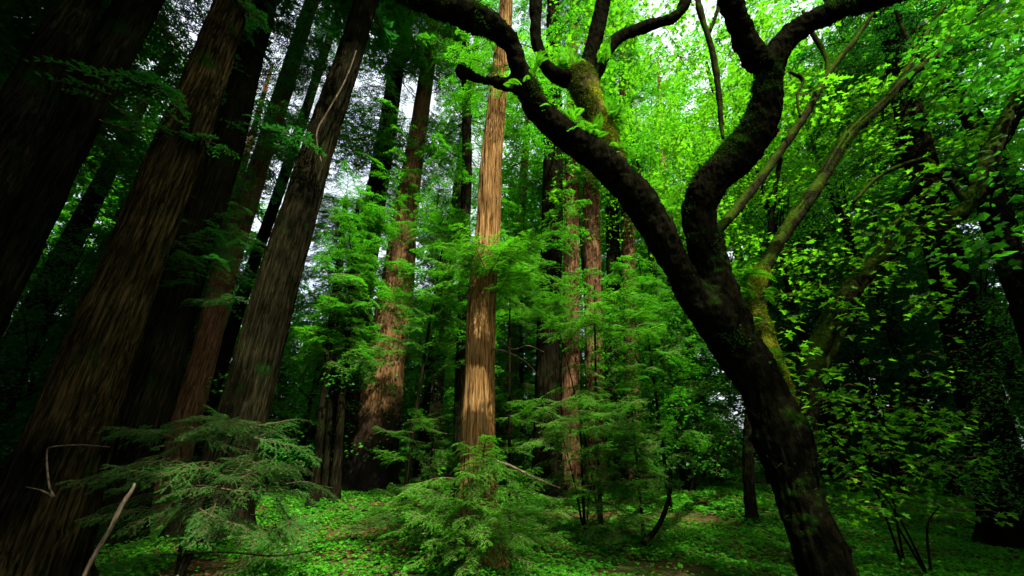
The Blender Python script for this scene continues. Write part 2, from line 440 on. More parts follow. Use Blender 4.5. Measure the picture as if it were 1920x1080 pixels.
def bare(x, y):
    """patches where brown litter shows through the sorrel"""
    n = vnoise(np.stack([x * .42 + 3, y * .55 + 1, x * 0], -1)) + .45 * vnoise(np.stack([x * 1.3, y * 1.5, x * 0 + 4], -1))
    b = n < -.62
    for (cx, cy, rx, ry) in ((-2.9, 9.9, 1.0, .7), (-1.3, 7.0, .7, .22), (2.5, 11.5, 2.0, .4)):
        b |= ((x - cx) / rx) ** 2 + ((y - cy) / ry) ** 2 < 1 + .5 * n
    return b

def make_sorrel():
    g = Geo()
    for (y0, y1, dens, s) in ((2.2, 7, 520, .036), (7, 11, 330, .046), (11, 18, 130, .07), (18, 32, 30, .12)):
        W = 1.38 * y1; n = int((y1 - y0) * 2 * W * dens)
        x = rng.uniform(-W, W, n); y = rng.uniform(y0, y1, n)
        k = (np.abs(x) < 1.38 * y + 1) & ~(bare(x, y) & (rng.uniform(0, 1, n) < .93)); x, y = x[k], y[k]; n = len(x)
        hump = .05 * np.clip(vnoise(np.stack([x * 1.7, y * 1.7, x * 0 + 2], -1)), -.5, 1)
        z = gz(x, y) + rng.uniform(.02, .11, n) + hump
        a0 = rng.uniform(0, 2 * np.pi, n); tl = rng.normal(0, .3, (n, 3)) + [0, 0, 1]
        for j in range(3):
            a = a0 + j * 2.094; el = rng.normal(-.15, .2, n)
            d = np.stack([np.cos(a) * np.cos(el), np.sin(a) * np.cos(el), np.sin(el)], -1)
            M = frame_of(d, tl) * (s * rng.uniform(.7, 1.3, n))[:, None, None]
            stamp(g, WLEAF[0] * [1, 1.2, 1], WLEAF[1], M, np.stack([x, y, z], -1))
    o = link('ground_cover', g.mesh('ground_cover'), SORREL)
    tag(o, 'bright green clover leaved sorrel carpeting the forest floor', 'ground cover', kind='stuff')
make_sorrel()

def make_litter():
    g = Geo(); n = 2600
    x = rng.uniform(-9, 9, n); y = rng.uniform(2.5, 14, n); z = gz(x, y) + .015
    for i in range(n):
        a = rng.uniform(0, np.pi); l = rng.uniform(.04, .22) * (2.5 if rng.uniform() < .03 else 1); d = np.array([math.cos(a), math.sin(a), rng.uniform(-.08, .12)]) * l
        p = np.array([x[i], y[i], z[i]])
        tube(g, np.array([p - d, p + [0, 0, .01], p + d]), [.004, .005, .002], 3, cap=False)
    o = link('twig_litter', g.mesh('twig_litter'), DEADWOOD)
    tag(o, 'fallen brown twigs scattered over the forest floor', 'twig litter', kind='stuff')
make_litter()

# ------------------------------------------------------------------ redwoods one can tell apart
GRP = 'tall redwood trunks'
hiB = (9, 34, 60, 2., 4., MID)
redwood('redwood_tree', [(40, 230, 130), (150, 0, 105), (-60, 440, 150)], 4.4, 'nearly black trunk cutting off the upper left corner, leftmost of all', SHADEBARK, [(12, 16, 8, 1.4, 2.4, MID), (19, 34, 150, 3., 5., LO)], top=36, leaf=RWDARK, group=GRP)
redwood('redwood_tree', [(262, 0, 105), (140, 230, 112), (20, 460, 125), (-80, 660, 140)], 5.2, 'black leaning trunk second from the left edge, with no bark detail', SHADEBARK, [(7, 14, 22, 1.2, 2.4, MID), (19, 36, 150, 3., 5., LO)], top=38, leaf=RWDARK, group=GRP)
redwood('redwood_tree', [(440, 0, 72), (335, 285, 106), (232, 540, 124), (145, 775, 165), (85, 950, 200)], 6.0, 'massive leaning redwood at left with sun dapples painted into its bark, behind the drooping bush', DAPPLEBARK, [(19, 36, 150, 3., 5., LO)], top=38, leaf=RWDARK, flare=.25, res=230, amp=.065, group=GRP)
redwood('redwood_tree', [(498, 0, 52), (425, 270, 74), (338, 540, 86), (288, 720, 98)], 9, 'dark trunk tucked close behind the right side of the massive leaning redwood', SHADEBARK, [(5, 9.5, 34, .7, 1.5, MID), (10, 19, 24, 1.6, 2.8, MID), (21, 36, 130, 3., 5., LO)], leaf=RWDARK, group=GRP)
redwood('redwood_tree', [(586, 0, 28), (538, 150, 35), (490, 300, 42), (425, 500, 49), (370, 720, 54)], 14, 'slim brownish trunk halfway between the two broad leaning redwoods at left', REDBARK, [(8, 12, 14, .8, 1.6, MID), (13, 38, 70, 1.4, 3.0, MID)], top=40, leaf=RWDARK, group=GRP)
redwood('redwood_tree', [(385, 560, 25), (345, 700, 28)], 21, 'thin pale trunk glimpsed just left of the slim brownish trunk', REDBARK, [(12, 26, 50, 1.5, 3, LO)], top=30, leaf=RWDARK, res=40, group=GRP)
redwood('redwood_tree', [(600, 125, 18), (530, 340, 22), (465, 525, 25), (425, 650, 28)], 20, 'thinnest straight trunk just left of the broad furrowed redwood', SHADEBARK, [(10, 36, 70, 1.4, 3.0, MID)], top=40, leaf=RWDARK, res=40, group=GRP)
redwood('redwood_tree', [(688, 0, 44), (600, 270, 60), (518, 540, 82), (468, 740, 96)], 9.5, 'broad furrowed redwood leaning right with a dead twig, above the drooping bush', SHADEBARK, [(21, 36, 130, 3., 4.6, LO)], leaf=RWLEAF, res=170, amp=.06, group=GRP)
redwood('redwood_tree', [(755, 60, 24), (744, 125, 29), (725, 250, 35), (700, 400, 41), (680, 540, 46), (655, 680, 50), (637, 840, 60)], 15, 'dark redwood touching the left side of the burnt-footed redwood', SHADEBARK, [(7, 14, 44, 1., 2.4, MID), (13, 38, 110, 1.5, 3.4, MID)], top=38, group=GRP)
redwood('redwood_tree', [(812, 60, 23), (798, 150, 29), (776, 300, 36), (757, 430, 46), (745, 540, 60), (722, 690, 70), (702, 840, 86), (693, 905, 94)], 15.5, 'thick brown redwood with a blackened foot, left of the sunlit trunk', BURNTBARK, [(10, 14, 30, 1., 2.4, MID), (13, 38, 110, 1.5, 3.4, MID)], top=40, res=110, amp=.05, flare=.10, group=GRP)
redwood('redwood_tree', [(872, 75, 17), (876, 300, 18), (868, 560, 19), (862, 760, 21)], 13, 'narrow dark trunk hugging the left edge of the sunlit redwood', SHADEBARK, [(4.5, 13, 34, 1., 2.2, MID), (13, 26, 36, 1.4, 2.6, MID)], top=28, res=50, group=GRP)
redwood('redwood_tree', [(850, 440, 26), (835, 540, 30), (805, 815, 40)], 17, 'dark slanting trunk between the burnt-footed redwood and the sunlit one', SHADEBARK, [(6, 15, 36, 1.2, 2.4, MID), (15, 30, 60, 1.6, 3., MID)], top=32, res=60, group=GRP)

def sun_sprays(lg, wg):
    n = 40; z = rng.uniform(4.7, 6.2, n); az = rng.uniform(-np.pi, np.pi, n)
    az = np.where(rng.uniform(0, 1, n) < .55, rng.normal(R(-80), .8, n), az)
    x = np.interp(z, [0, 6, 9], [-.5, -.6, -.55])
    rw_branches(lg, wg, np.stack([x + .25 * np.cos(az), 8 + .25 * np.sin(az), z], -1), az, rng.normal(.05, .2, n), rng.uniform(.7, 1.35, n), HI)
    n = 70; z = rng.uniform(.25, 1.75, n); az = rng.uniform(-np.pi, np.pi, n)
    az = np.where(rng.uniform(0, 1, n) < .6, rng.normal(R(-65), .6, n), az)
    z[50:] = rng.uniform(.15, .7, 20); az[50:] = rng.normal(R(-85), .5, 20)
    x = np.full(n, -.62)
    rw_branches(lg, wg, np.stack([x + .3 * np.cos(az), 7.95 + .3 * np.sin(az), z], -1), az, rng.normal(.12, .2, n), rng.uniform(.6, 1.3, n), HI)
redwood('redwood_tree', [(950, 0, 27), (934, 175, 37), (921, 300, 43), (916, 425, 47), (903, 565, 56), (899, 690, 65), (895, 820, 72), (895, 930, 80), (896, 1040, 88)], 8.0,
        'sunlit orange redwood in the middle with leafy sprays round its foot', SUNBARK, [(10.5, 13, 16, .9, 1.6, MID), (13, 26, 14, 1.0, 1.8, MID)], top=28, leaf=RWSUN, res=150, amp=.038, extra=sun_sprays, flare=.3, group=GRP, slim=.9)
redwood('redwood_tree', [(965, 590, 24), (950, 820, 28)], 22, 'distant reddish trunk just right of the sunlit redwood', REDBARK, [(10, 30, 90, 1.6, 3., LO)], top=32, res=40, group=GRP)
redwood('redwood_tree', [(1037, 20, 23), (1037, 280, 38), (1035, 480, 40), (1028, 600, 43), (1026, 860, 54)], 14, 'dark upright redwood passing behind the arching left maple limb', SHADEBARK, [(6, 12, 30, 1., 2., MID), (13, 34, 50, 1.8, 3.4, MID)], top=36, res=90, group=GRP)
redwood('redwood_tree', [(1072, 330, 27), (1071, 540, 31), (1069, 750, 35)], 15, 'left one of two fused reddish redwoods right of the dark upright redwood', REDBARK, [(13, 32, 50, 1.6, 3., MID)], top=34, res=70, group=GRP)
redwood('redwood_tree', [(1108, 330, 29), (1111, 540, 32), (1115, 750, 36)], 15.2, 'right one of two fused reddish redwoods right of the dark upright redwood', REDBARK, [(13, 32, 50, 1.6, 3., MID)], top=34, res=70, group=GRP)
redwood('redwood_tree', [(1148, 400, 24), (1150, 540, 28), (1150, 740, 32)], 17, 'left one of the redwood pair seen under the left maple limb', SHADEBARK, [(14, 32, 50, 1.6, 3., MID)], top=34, res=60, group=GRP)
redwood('redwood_tree', [(1176, 400, 24), (1180, 540, 27), (1186, 740, 31)], 17.3, 'right one of the redwood pair seen under the left maple limb', REDBARK, [(14, 32, 50, 1.6, 3., MID)], top=34, res=60, group=GRP)
redwood('redwood_tree', [(1252, 560, 17), (1258, 700, 19), (1263, 840, 21)], 19, 'slender reddish trunk in the leafy thicket left of the maple trunk', REDBARK, [(5, 26, 90, 1., 2.2, MID)], top=28, res=40, group=GRP)
redwood('redwood_tree', [(1478, 560, 24), (1484, 640, 26), (1492, 760, 28)], 21, 'reddish trunk showing just right of the yellow mossed maple limb', REDBARK, [(12, 30, 70, 1.6, 3., LO)], top=32, res=40, group=GRP)
for (x0, x1, w, Yd, lab) in ((1672, 1700, 25, 20, 'pale trunk deep in the dark wood, leftmost of three at right'),
                             (1738, 1775, 20, 23, 'pale trunk deep in the dark wood, middle of three at right'),
                             (1785, 1835, 22, 19, 'dim trunk deep in the dark wood, rightmost of three at right')):
    redwood('redwood_tree', [(x0, 480, w), ((x0 + x1) / 2, 620, w + 2), (x1, 760, w + 4)], Yd, lab, SHADEBARK, [(9, 30, 90, 1.5, 3., LO)], top=32, leaf=RWDARK, res=40, group=GRP)
for (x0, x1, w, Yd, lab) in ((1600, 1640, 13, 16, 'slim leaning pole tree right of the mossy arching limb'), (1655, 1682, 10, 17, 'thinnest pole tree in the dark wood at right')):
    redwood('pole_tree', [(x0, 560, w), (x1, 850, w + 3)], Yd, lab, SHADEBARK, [(5, 15, 40, .8, 1.8, LO)], top=16, leaf=RWDARK, res=24, amp=.008, cat='tree', group='thin pole trees')
redwood('redwood_tree', [(1770, 480, 80), (1800, 600, 86), (1845, 780, 96), (1890, 960, 112)], 9, 'thick black trunk at the lower right edge among small shiny leaves', SHADEBARK, [(9, 28, 60, 1.6, 3.2, MID)], top=30, leaf=RWDARK, group=GRP)
for (x0, x1, w, Yd, lab) in ((634, 594, 13, 12.5, 'thin dark sapling stem, leftmost of three beside the dark redwood'),
                             (640, 612, 10, 13.2, 'thin dark sapling stem, middle of three beside the dark redwood'),
                             (662, 632, 14, 12.8, 'thin dark sapling stem, rightmost of three beside the dark redwood')):
    redwood('sapling', [(x0, 500, w * .8), ((x0 + x1) / 2 - 2, 690, w), (x1, 880, w * 1.2)], Yd, lab, SHADEBARK, [(4.5, 11, 60, .8, 1.9, MID)], top=11, leaf=RWLEAF, res=20, amp=.006, flare=.5, cat='sapling', group='sapling stems')

# ------------------------------------------------------------------ maples
def limb(pts):
    A = []
    for (px, py, w, Y) in pts:
        p, d = at(px, py, Y); A.append([*p, .5 * w * d / FPX / math.hypot(1, .8 * p[0] / p[1])])
    A = np.array(A)
    n = max(8, int(np.linalg.norm(np.diff(A[:, :3], axis=0), axis=1).sum() / .08))
    return spline(A, n)

def fused(limbs, base, voxel=.028, amp=.03, fr=5.):
    """limbs grown together into one skin"""
    g = Geo()
    for c in limbs:
        tube(g, c[:, :3], c[:, 3], 16)
    me = g.mesh('tmp', base)
    o = bpy.data.objects.new('tmp', me); COL.objects.link(o)
    md = o.modifiers.new('r', 'REMESH'); md.mode = 'VOXEL'; md.voxel_size = voxel; md.use_smooth_shade = True
    ms = o.modifiers.new('s', 'SMOOTH'); ms.factor = .5; ms.iterations = 4
    dg = bpy.context.evaluated_depsgraph_get()
    out = bpy.data.meshes.new_from_object(o.evaluated_get(dg))
    bpy.data.objects.remove(o); out.name = 'trunk'; out.materials.clear()
    n = len(out.vertices); co = np.empty(n * 3, np.float32); no = np.empty(n * 3, np.float32)
    out.vertices.foreach_get('co', co); out.vertices.foreach_get('normal', no)
    co = co.reshape(-1, 3).astype(float); no = no.reshape(-1, 3)
    d = amp * (fbm(co * fr, 3) * .7 + .9 * (1 - 2 * np.abs(vnoise(co * [fr * 2.2, fr * 2.2, fr * .8]))) * .5) + amp * 1.6 * vnoise(co * 1.6)
    d = d + amp * .45 * (1 - 2 * np.abs(vnoise(co * [24, 24, 7]))) + amp * .2 * vnoise(co * 30)
    co = co + no * d[:, None]
    out.vertices.foreach_set('co', co.astype(np.float32).ravel()); out.update()
    out.polygons.foreach_set('use_smooth', np.ones(len(out.polygons), bool))
    return out

def moss_fuzz(me, base, dens, size, thr, nz, seed=0.):
    """short moss blades standing on the upper faces of a limb mesh"""
    n = len(me.polygons)
    c = np.empty(n * 3, np.float32); nn = np.empty(n * 3, np.float32); ar = np.empty(n, np.float32)
    me.polygons.foreach_get('center', c); me.polygons.foreach_get('normal', nn); me.polygons.foreach_get('area', ar)
    c = c.reshape(-1, 3).astype(float); nn = nn.reshape(-1, 3).astype(float)
    w = fbm(c * 1.9 + seed, 3) + nz * nn[:, 2]
    k = rng.poisson(ar * dens * np.clip((w - thr) * 3, 0, 1)); idx = np.repeat(np.arange(n), k)
    P = c[idx] + rng.normal(0, .012, (len(idx), 3)); D = nn[idx] + rng.normal(0, .5, (len(idx), 3)) - [0, 0, .15]
    M = frame_of(D, rng.normal(0, 1, (len(idx), 3))) * (size * rng.uniform(.5, 1.5, len(idx)))[:, None, None]
    g = Geo(); stamp(g, QLEAF[0] * [1, .8, 1], QLEAF[1], M, P + base)
    return g.mesh('moss', base)

def branch_mesh(cs, base, k=9, amp=.008):
    g = Geo()
    for c in cs: tube(g, c[:, :3], c[:, 3], k, lambda V, r: amp * fbm(V * 9, 2) + .2 * r * vnoise(V * 4))
    return g.mesh('branch', base, True)

def px_points(n, x0, x1, y0, y1, Y0, Y1, keep=None):
    x = rng.uniform(x0, x1, n); y = rng.uniform(y0, y1, n); Y = rng.uniform(Y0, Y1, n)
    if keep is not None:
        k = keep(x, y); x, y, Y = x[k], y[k], Y[k]
    return np.array([at(a, b, c)[0] for a, b, c in zip(x, y, Y)]).reshape(-1, 3)

# the big one
trunk = limb([(1620, 1190, 150, 5.4), (1555, 1085, 118, 5.5), (1537, 1040, 104, 5.5), (1503, 940, 96, 5.6), (1470, 840, 104, 5.7), (1438, 740, 90, 5.75), (1385, 650, 92, 5.8), (1330, 575, 92, 5.75), (1300, 545, 62, 5.6)])
left = limb([(1385, 650, 84, 5.8), (1310, 570, 66, 5.6), (1262, 485, 58, 5.4), (1215, 400, 60, 5.2), (1165, 335, 62, 5.0), (1118, 295, 56, 4.85), (1060, 252, 48, 4.7), (1002, 195, 44, 4.5), (975, 130, 40, 4.3), (950, 75, 42, 4.1), (905, 45, 44, 3.9), (850, 22, 40, 3.7), (790, 4, 36, 3.5), (700, -40, 32, 3.2)])
right = limb([(1385, 650, 84, 5.8), (1350, 560, 82, 5.7), (1328, 480, 74, 5.6), (1310, 405, 62, 5.5), (1330, 345, 64, 5.3), (1388, 285, 74, 5.1), (1428, 225, 66, 4.9), (1440, 160, 60, 4.7), (1440, 110, 62, 4.6)])
rup = limb([(1440, 130, 56, 4.6), (1405, 90, 46, 4.5), (1385, 45, 44, 4.3), (1372, -5, 44, 4.1), (1360, -70, 40, 3.9)])
rright = limb([(1440, 130, 60, 4.6), (1470, 80, 56, 4.5), (1530, 35, 50, 4.3), (1600, 8, 46, 4.1), (1700, -12, 46, 3.9), (1830, -60, 40, 3.7)])
stub = limb([(985, 165, 32, 4.45), (935, 155, 24, 4.4), (900, 150, 22, 4.35), (868, 132, 30, 4.3), (858, 126, 16, 4.3)])
knob = limb([(1400, 275, 50, 5.05), (1440, 248, 34, 4.95), (1456, 240, 16, 4.9)])
mb = trunk[2, :3].copy(); mb[2] = g1(mb[0], mb[1])
maple = thing('maple_tree', mb, 'big dark leaning maple in front with two curving limbs', 'maple tree')
tm_ = fused([trunk, left, right, rup, rright, stub, knob], mb, amp=.035)
link('trunk', tm_, MAPLEBARK, maple)
link('moss', moss_fuzz(tm_, mb, 5000, .030, .12, .55), MOSSD, maple)
mossy = limb([(1160, 330, 40, 5.0), (1140, 270, 44, 4.95), (1115, 210, 44, 4.9), (1090, 150, 46, 4.85), (1085, 130, 40, 4.8)])
lm = fused([mossy], mb, .026, .022)
o = link('limb', lm, MOSSBARK, maple); o['label'] = 'yellow mossed limb rising from the left arch'
link('moss', moss_fuzz(lm, mb, 12000, .026, -.35, .3), MOSSY, o)
crot = [limb([(1088, 150, 40, 4.85), (1105, 110, 33, 4.8), (1120, 50, 29, 4.7), (1138, -30, 26, 4.6)]),
        limb([(1085, 150, 34, 4.85), (1040, 140, 26, 4.8), (1010, 95, 20, 4.75), (1004, 40, 18, 4.7), (1006, -30, 17, 4.6)]),
        limb([(1090, 150, 34, 4.85), (1120, 135, 24, 4.9), (1155, 75, 22, 4.95), (1215, 48, 23, 5.0), (1270, 28, 21, 5.0), (1294, -20, 20, 5.0)])]
link('limb', fused(crot, mb, .025, .018), MAPLEBARK, maple)
m3 = limb([(1478, 760, 30, 5.95), (1462, 700, 34, 6.0), (1440, 640, 34, 6.1), (1416, 570, 30, 6.2), (1428, 505, 27, 6.3)])
lm = fused([m3], mb, .024, .018)
o = link('limb', lm, MOSSBARK, maple); o['label'] = 'yellow mossed limb on the right side of the trunk'
link('moss', moss_fuzz(lm, mb, 12000, .028, -.35, .3), MOSSY, o)
b3 = [limb([(1425, 515, 26, 6.3), (1480, 420, 29, 6.5), (1535, 345, 28, 6.7), (1590, 255, 27, 6.9), (1660, 190, 25, 7.0), (1700, 145, 24, 7.0), (1760, 100, 20, 7.1), (1820, 40, 17, 7.2), (1870, -20, 14, 7.2)]),
      limb([(1690, 155, 18, 7.0), (1720, 95, 14, 7.0), (1752, 40, 12, 7.0), (1790, -20, 10, 6.9)]),
      limb([(1735, 118, 13, 7.1), (1700, 70, 11, 7.2), (1680, 20, 10, 7.2), (1660, -20, 8, 7.2)]),
      limb([(1760, 100, 13, 7.1), (1830, 90, 10, 7.3), (1880, 60, 8, 7.5), (1940, 30, 7, 7.6)])]
for c in b3:
    bm_ = branch_mesh([c], mb); o = link('branch', bm_, BRANCHBARK, maple)
    link('moss', moss_fuzz(bm_, mb, 6000, .024, .05, .5), MOSSD, o)
b4 = [limb([(1330, 450, 22, 6.2), (1376, 398, 20, 6.5), (1440, 315, 19, 6.7), (1510, 215, 18, 6.8), (1555, 135, 16, 6.9), (1595, 85, 13, 7.0), (1640, 20, 10, 7.0), (1660, -20, 8, 7.0)]),
      limb([(1553, 140, 13, 6.9), (1548, 105, 12, 6.9), (1522, 60, 11, 6.9), (1505, 20, 8, 6.9)]),
      limb([(1308, -20, 13, 5.6), (1312, 20, 13, 5.6), (1330, 75, 12, 5.6), (1345, 150, 12, 5.7), (1352, 230, 9, 5.8), (1356, 260, 5, 5.8)]),
      limb([(1330, 60, 9, 5.6), (1345, 20, 8, 5.6), (1350, -20, 7, 5.6)]),
      limb([(1480, 135, 8, 6.2), (1505, 150, 8, 6.3), (1495, 180, 6, 6.3), (1500, 220, 5, 6.3)])]
for c in b4: link('branch', branch_mesh([c], mb), BRANCHBARK, maple)

mg, mw = Geo(), Geo()
# crown: leafy layers carried behind and above the limbs
C = px_points(150, 1130, 1960, -260, 300, 6.8, 9.5, lambda x, y: y < 60 + (x - 1100) * .38)
leaf_layers(mg, mw, C, rng.uniform(.35, .9, len(C)), 30, .15, flat=.07, tilt=.25)
C = px_points(60, 960, 1330, -200, 170, 6.2, 8.5)
leaf_layers(mg, mw, C, rng.uniform(.3, .6, len(C)), 14, .12)
C = px_points(46, 1400, 1760, 320, 600, 5.6, 7.2, lambda x, y: (y > 620 - (x - 1380) * .9))
leaf_layers(mg, mw, C, rng.uniform(.15, .34, len(C)), 8, .13)
C = px_points(16, 1450, 1600, 560, 760, 5.4, 6.4)
leaf_layers(mg, mw, C, rng.uniform(.12, .3, len(C)), 6, .12)
C = px_points(26, 1030, 1300, 190, 420, 5.1, 6.4)
leaf_layers(mg, mw, C, rng.uniform(.1, .25, len(C)), 5, .11)
link('crown', mg.mesh('crown', mb), MAPLELEAF, maple)
link('twigs', mw.mesh('twigs', mb), TWIG, maple)

# mossy arching maple behind
a = limb([(1500, 930, 44, 7.4), (1508, 800, 42, 7.4), (1524, 690, 40, 7.3), (1555, 610, 39, 7.2), (1615, 520, 38, 7.1), (1690, 455, 37, 7.0), (1770, 418, 36, 6.8), (1820, 380, 36, 6.6), (1850, 310, 36, 6.4), (1885, 225, 34, 6.2), (1930, 140, 30, 6.0), (2000, 20, 24, 5.8)])
a2 = limb([(1522, 735, 22, 7.4), (1545, 690, 20, 7.4), (1572, 635, 19, 7.45), (1600, 570, 17, 7.5), (1640, 470, 15, 7.5), (1700, 400, 13, 7.4), (1760, 340, 10, 7.3)])
a3 = limb([(1820, 385, 24, 6.6), (1770, 330, 16, 6.7), (1730, 300, 13, 6.9), (1650, 330, 10, 7.1), (1600, 380, 8, 7.2)])
ab = a[1, :3].copy(); ab[2] = g1(ab[0], ab[1]); a[0, 2] = ab[2] - .2
arch = thing('maple_tree', ab, 'mossy maple arching to the right behind the big dark maple', 'maple tree')
am = fused([a], ab, .03, .025); link('trunk', am, BRANCHBARK, arch)
link('moss', moss_fuzz(am, ab, 5000, .030, 0, .5), MOSSD, arch)
for c in (a2, a3): link('branch', branch_mesh([c], ab), BRANCHBARK, arch)
lg, lw = Geo(), Geo()
C = px_points(110, 1560, 2150, -150, 330, 7.6, 12)
leaf_layers(lg, lw, C, rng.uniform(.4, .9, len(C)), 28, .15, flat=.07, tilt=.25)
C = px_points(30, 1560, 1900, 330, 470, 7.6, 9)
leaf_layers(lg, lw, C, rng.uniform(.2, .4, len(C)), 9, .12)
link('crown', lg.mesh('crown', ab), MAPLELEAF, arch); link('twigs', lw.mesh('twigs', ab), TWIG, arch)

# dark leaning maple at the right edge
a = limb([(2060, 900, 95, 7.0), (1980, 720, 80, 7.0), (1915, 545, 66, 7.0), (1880, 440, 60, 7.0), (1850, 350, 56, 7.0), (1856, 290, 44, 6.9), (1900, 220, 38, 6.8), (1960, 120, 34, 6.7)])
a2 = limb([(1850, 360, 36, 7.0), (1800, 325, 22, 7.2), (1740, 330, 16, 7.5), (1690, 380, 12, 7.8)])
ab = a[0, :3].copy(); ab[2] = g1(ab[0], ab[1]) ; a[0, 2] = ab[2] - .2
edge = thing('maple_tree', ab, 'black leaning trunk at the right edge, half out of the picture', 'maple tree')
link('trunk', fused([a, a2], ab, .035, .03), MAPLEBARK, edge)
lg = Geo(); C = px_points(80, 1860, 2500, -100, 330, 7.2, 10)
leaf_layers(lg, None, C, rng.uniform(.35, .8, len(C)), 18, .13)
link('crown', lg.mesh('crown', ab), MAPLELEAF, edge)

# small tree under the big maple's lean
a = limb([(1412, 985, 34, 10.6), (1409, 960, 24, 10.6), (1404, 900, 21, 10.6), (1403, 830, 20, 10.6), (1408, 760, 18, 10.7), (1420, 640, 16, 10.8), (1440, 500, 14, 11), (1450, 380, 11, 11), (1470, 260, 8, 11)])
ab = a[0, :3].copy(); ab[2] = g1(ab[0], ab[1]); a[0, 2] = ab[2] - .15
sm = thing('maple_tree', ab, 'small dark trunk with a flared foot, left of the leaning maple base', 'maple tree')
g = Geo(); tube(g, a[:, :3], a[:, 3] * (1 + .9 * np.exp(-np.linspace(0, 60, len(a)) / 2.)), 20, lambda V, r: .02 * fbm(V * 7, 3))
link('trunk', g.mesh('trunk', ab, True), MAPLEBARK, sm)
lg, lw = Geo(), Geo(); C = px_points(110, 1250, 1640, 120, 560, 9.5, 13)
leaf_layers(lg, lw, C, rng.uniform(.35, .8, len(C)), 20, .13)
link('crown', lg.mesh('crown', ab), MAPLELEAF, sm); link('twigs', lw.mesh('twigs', ab), TWIG, sm)

# ------------------------------------------------------------------ ferns on the limbs
def fern_frond():
    g = []
    n = 15; t = np.linspace(.08, 1, n)
    P = np.stack([t * .8, t * 0, .55 * t - .62 * t * t], -1)
    for i in range(n):
        l = .20 * math.sin(math.pi * min(1, t[i] * .85 + .12)) + .015
        for s in (1, -1):
            d = np.array([.35, s * .93, -.15]) * l; w = np.array([.028, 0, 0])
            g.append([P[i] - w * .3, P[i] + d * .5 - w, P[i] + d, P[i] + d * .5 + w])
    return np.array(g).reshape(-1, 3), [np.arange(n * 8).reshape(-1, 4)]
FROND = fern_frond()
for (px, py, Y, s, nf, lab) in ((985, 165, 4.42, .34, 14, 'fern tuft on the left limb just above the broken stub'),
                                (1105, 265, 4.8, .46, 22, 'full fern tuft on the left limb midway under the mossy branch'),
                                (1235, 400, 5.3, .42, 18, 'fern tuft lowest on the left limb, above the main fork'),
                                (1150, 225, 4.9, .42, 20, 'fern tuft on the right side of the mossy branch'),
                                (1385, 520, 5.9, .46, 20, 'fern tuft at the upper edge of the main trunk below the right limb'),
                                (1450, 690, 6.0, .40, 16, 'fern tuft low on the yellow mossed limb near the trunk'),
                                (1030, 215, 4.6, .38, 16, 'green fern tuft on the left limb, nearest its first bend'),
                                (1075, 235, 4.72, .36, 14, 'green fern tuft on the left limb beside the foot of the mossy branch'),
                                (1160, 300, 5.0, .40, 18, 'fern tuft in the angle between mossy branch and left limb'),
                                (1200, 350, 5.2, .38, 16, 'fern tuft low on the left limb, below the mossy branch'),
                                (1070, 130, 4.8, .40, 20, 'bushy fern crowning the fork of the mossy branch'),
                                (1130, 115, 4.85, .36, 14, 'fern hanging right of the mossy fork'),
                                (1005, 120, 4.7, .30, 10, 'small fern on the upright branch left of the mossy fork'),
                                (1420, 560, 6.1, .42, 16, 'fern growing at the top of the yellow mossed limb'),
                                (1400, 610, 6.0, .38, 14, 'fern in the hollow beside the yellow mossed limb'),
                                (1432, 85, 4.6, .34, 12, 'fern in the upper fork of the right limb'),
                                (935, 135, 4.4, .26, 10, 'small fern perched on the broken stub of the left limb')):
    p, _ = at(px, py, Y)
    az = rng.uniform(0, 2 * np.pi, nf); el = rng.uniform(-.35, .7, nf)
    d = np.stack([np.cos(az) * np.cos(el), np.sin(az) * np.cos(el), np.sin(el)], -1)
    M = frame_of(d, np.array([0, 0, 1.]) + rng.normal(0, .2, (nf, 3))) * (s * rng.uniform(.7, 1.2, nf))[:, None, None]
    g = Geo(); stamp(g, FROND[0], FROND[1], M, p + rng.normal(0, .05, (nf, 3)))
    o = link('fern', g.mesh('fern', p), FERN); o.location = p
    tag(o, lab, 'fern', 'ferns growing on the maple limbs')

# ------------------------------------------------------------------ bushes and saplings
def rw_bush(name, base, spec, label, leaf, tm=HI, stems=((0, 0, 1.5, .03),), cat='sapling'):
    t = thing(name, base, label, cat); lg, wg, sg = Geo(), Geo(), Geo()
    b = np.asarray(base, float)
    for (dx, dy, h, r) in stems:
        c = spline([[0, 0, -.1], [dx * .3, dy * .3, h * .4], [dx, dy, h]], 10) + b
        tube(sg, c, np.linspace(r, r * .3, 10), 7)
    for (c, n, l0, l1, az0, daz, el0) in spec:
        c = np.asarray(c, float)
        P = b + c[:3] + rng.uniform(-1, 1, (n, 3)) * c[3:6]
        az = R(az0) + rng.uniform(-1, 1, n) * R(daz)
        rw_branches(lg, wg, P, az, R(el0) + rng.normal(0, .22, n), rng.uniform(l0, l1, n), tm)
    link('stem', sg.mesh('stem', base, True), SHADEBARK, t)
    link('foliage', lg.mesh('foliage', base), leaf, t); link('branches', wg.mesh('branches', base), TWIG, t)
    return t

def gp(px, Y):
    x = at(px, 900, Y)[0][0]; return np.array([x, Y, g1(x, Y)])

